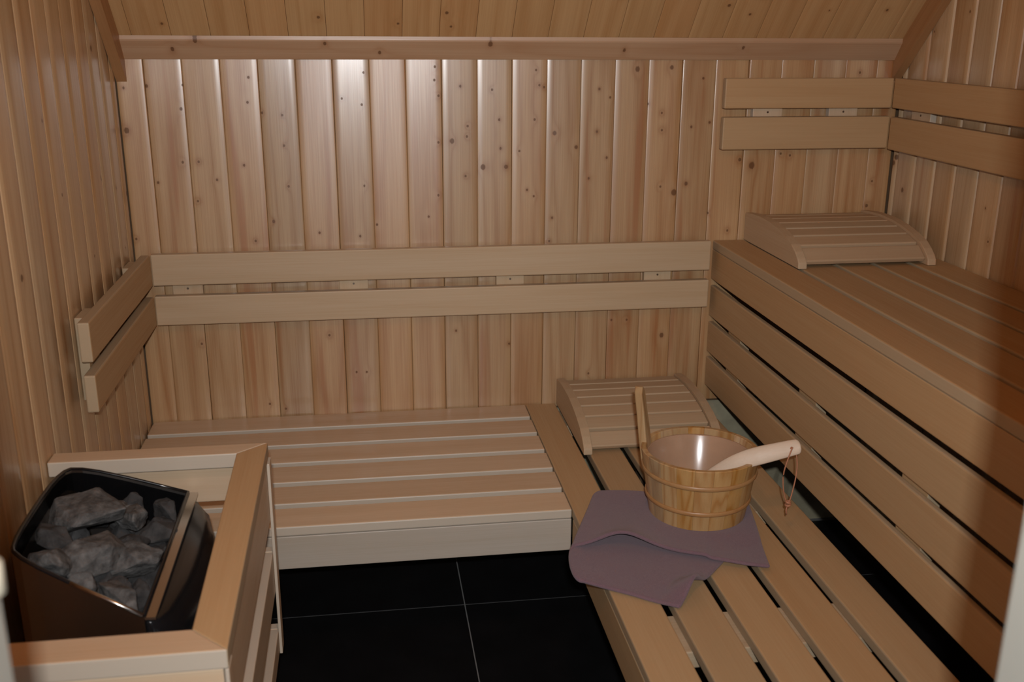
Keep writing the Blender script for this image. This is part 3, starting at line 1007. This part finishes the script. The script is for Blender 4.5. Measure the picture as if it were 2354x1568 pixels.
# ------------------------------------------------------------------ bucket
BX, BY, BZ = 1.247, -0.722, ZL + 0.0215
BH, RB, RT = 0.140, 0.101, 0.1225
bk = thing('sauna_bucket', 'round wooden stave bucket standing on the mauve towel', 'bucket', (BX, BY, BZ))
NS = 20
thk = 0.011
HA = math.radians(148)        # tall handle stave
for k in range(NS):
    a0 = HA + (k - 0.5) * 2 * PI / NS + 0.0012
    a1 = HA + (k + 0.5) * 2 * PI / NS - 0.0012
    tall = (k == 0)
    bm = bmesh.new()
    seg = 4
    levels = [(0.0, RB), (BH - 0.0015, RT), (BH, RT - 0.0012)]
    vs = []
    for z, r in levels:
        ring = []
        for s in range(seg + 1):
            a = a0 + (a1 - a0) * s / seg
            ring.append((r * math.cos(a), r * math.sin(a), z))
        for s in range(seg, -1, -1):
            a = a0 + (a1 - a0) * s / seg
            ri = r - thk + (0.0024 if z == BH else 0.0)
            ring.append((ri * math.cos(a), ri * math.sin(a), z))
        vs.append(ring)
    bm = loft(vs, True, True)
    me = mesh_from(bm, 'stave')
    # local X along the stave for the grain: rotate mesh so that local x = up
    rot = Matrix((Vector((0, 0, 1)), Vector((0, 1, 0)), Vector((-1, 0, 0)))).transposed()
    me.transform(rot.transposed().to_4x4())
    link('stave', me, 'stave', bk, (BX, BY, BZ), rot)
# handle: tall stave rising above the rim
hp = []
HN = 14
bm = bmesh.new()
cr = (Vector((math.cos(HA), math.sin(HA), 0)), Vector((-math.sin(HA), math.cos(HA), 0)))
slope_r = (RT - RB) / BH
rings = []
for i in range(HN + 1):
    f = i / HN
    z = BH - 0.05 + f * (0.256 - BH + 0.05)
    r = RB + slope_r * z - 0.003
    if z < BH:
        hw = 0.0195
    else:
        g = (z - BH) / (0.256 - BH)
        hw = 0.0195 - 0.006 * math.sin(min(1.0, g * 1.3) * PI / 2)
        if g > 0.86:
            hw *= math.sqrt(max(0.02, 1 - ((g - 0.86) / 0.145) ** 2))
    th = 0.0085
    zz = z
    ring = []
    for s, t_ in ((-1, 1), (1, 1), (1, -1), (-1, -1)):
        for q in range(3):
            ang = {(-1, 1): PI / 2, (1, 1): 0, (1, -1): -PI / 2, (-1, -1): PI}[(s, t_)]
            a = ang + PI / 2 - q * PI / 4
            cc = 0.003
            uu = s * max(hw - cc, 0.0005) + cc * math.cos(a)
            tt = t_ * (th - cc) + cc * math.sin(a)
            p = cr[0] * (r + tt) + cr[1] * uu
            ring.append((p.x, p.y, zz))
    rings.append(ring)
bm = loft(rings, True, True)
rot = Matrix((Vector((0, 0, 1)), Vector((0, 1, 0)), Vector((-1, 0, 0)))).transposed()
me = mesh_from(bm, 'handle')
me.transform(rot.transposed().to_4x4())
link('handle', me, 'stave', bk, (BX, BY, BZ), rot)
for hz in (0.040, 0.100):
    r = RB + slope_r * hz + 0.0018
    bm = tube_bm([(r * math.cos(2 * PI * i / 64), r * math.sin(2 * PI * i / 64), hz) for i in range(64)], [(0.0024, 0.0052)] * 64, 8, closed=True)
    link('hoop', mesh_from(bm, 'hoop', True), 'hoop', bk, (BX, BY, BZ))
# plastic liner inside, bottom
NR = 64
rings = []
for z, r in ((0.012, 0.0), (0.012, RB - 0.024), (0.016, RB - 0.0165), (0.020, RB - 0.0145), (BH - 0.016, RT - 0.0150), (BH - 0.013, RT - 0.0125), (BH - 0.016, RT - 0.0118)):
    rings.append([(max(r, 0.001) * math.cos(2 * PI * i / NR), max(r, 0.001) * math.sin(2 * PI * i / NR), z) for i in range(NR)])
bm = loft(rings, True, False)
link('liner', mesh_from(bm, 'liner', True), 'liner', bk, (BX, BY, BZ))
link('base', mesh_from(tube_bm([(0, 0, 0.003), (0, 0, 0.011)], RB - 0.0115, 40), 'base'), 'stave', bk, (BX, BY, BZ))

# ------------------------------------------------------------------ ladle
ld = thing('sauna_ladle', 'pale wooden ladle with leather loop resting in the bucket', 'ladle', (1.25, -0.73, BZ + 0.02))
hp = spline([(1.4175, -0.8270, 0.6205), (1.3985, -0.8235, 0.6155), (1.3680, -0.8185, 0.6070), (1.3350, -0.8110, 0.5965), (1.3110, -0.8030, 0.5860),
             (1.2880, -0.7945, 0.5720), (1.2620, -0.7810, 0.5480), (1.2330, -0.7610, 0.5140)], 36)
rad = []
for i in range(36):
    f = i / 35
    w = 0.0150 + 0.0035 * min(1, f * 2.6) - 0.006 * max(0, f - 0.5)
    if f < 0.06:
        w *= 0.55 + 0.45 * math.sqrt(f / 0.06)
    rad.append((w, 0.0055))
# lay the flat of the handle facing the room: wide axis nearly vertical
bm = tube_bm(hp, [(b, a) for a, b in rad], 16, up=Vector((-0.12, 0.50, 0.86)))
me = mesh_from(bm, 'handle', True)
link('handle', me, 'ladle', ld)
rings = []
BC = Vector((1.203, -0.744, 0.480))
for z, r in ((-0.016, 0.022), (-0.012, 0.028), (0.010, 0.036), (0.026, 0.037), (0.0275, 0.0345), (0.026, 0.032), (0.008, 0.031), (-0.010, 0.023), (-0.012, 0.002)):
    rings.append([(r * math.cos(2 * PI * i / 32), r * math.sin(2 * PI * i / 32), z) for i in range(32)])
bm = loft(rings, True, False)
link('bowl', mesh_from(bm, 'bowl', True), 'ladle', ld, BC)
hx = Vector((1.3990, -0.8285, 0.6170))
lp = spline([hx + Vector((0.000, -0.004, 0.004)), hx + Vector((-0.007, -0.007, -0.012)), hx + Vector((-0.016, -0.008, -0.050)), hx + Vector((-0.012, -0.007, -0.090)),
             hx + Vector((0.000, -0.006, -0.118)), hx + Vector((0.010, -0.003, -0.085)), hx + Vector((0.017, 0.004, -0.045)),
             hx + Vector((0.014, 0.012, -0.010)), hx + Vector((0.004, 0.012, 0.004))], 48)
loop = link('loop', mesh_from(tube_bm(lp, 0.0014, 7), 'loop', True), 'leather', ld)
kb = hx + Vector((0.000, -0.006, -0.116))
ks_ = []
for i in range(40):
    a = i / 39 * 4 * PI
    ks_.append(kb + Vector((0.0042 * math.cos(a), 0.0042 * math.sin(a), 0.003 * math.sin(a * 0.5) - 0.004 * i / 39)))
link('knot', mesh_from(tube_bm(ks_, 0.0026, 7), 'knot', True), 'leather', loop)
link('cord_end', mesh_from(tube_bm([kb + Vector((0, 0, -0.004)), kb + Vector((-0.003, -0.001, -0.016)), kb + Vector((-0.002, -0.002, -0.026))], 0.0018, 7), 'end', True), 'leather', loop)
link('hole', mesh_from(tube_bm([hx + Vector((0.0, -0.0005, 0)), hx + Vector((0.0, 0.001, 0))], 0.0035, 12), 'hole'), 'leather', ld)

# ------------------------------------------------------------------ warm cabin lamp over the door (behind the view)
lp_o = thing('cabin_lamp', 'round warm glass cabin lamp on the wall above the door', 'lamp', (0.70, YF, 1.985))
link('base', mesh_from(tube_bm([(0, 0, 0), (0, 0.02, 0)], 0.055, 24), 'base'), 'batten', lp_o, (0.70, YF, 1.985))
N = NT('glowing_lamp_glass')
N.b.inputs['Base Color'].default_value = (0.9, 0.75, 0.5, 1)
N.b.inputs['Emission Color'].default_value = (1.0, 0.42, 0.13, 1)
N.b.inputs['Emission Strength'].default_value = 100.0
M['lamp_glow'] = N.m
gl = [(0.0, 0.012), (0.0, 0.024), (0.010, 0.036), (0.028, 0.045), (0.045, 0.047), (0.062, 0.045), (0.078, 0.036), (0.088, 0.022), (0.0915, 0.006)]
bm = loft([[(r * math.cos(2 * PI * i / 24), y + 0.02, r * math.sin(2 * PI * i / 24)) for i in range(24)] for y, r in gl], True, True)
link('glass_globe', mesh_from(bm, 'glass_globe', True), 'lamp_glow', lp_o, (0.70, YF, 1.985))
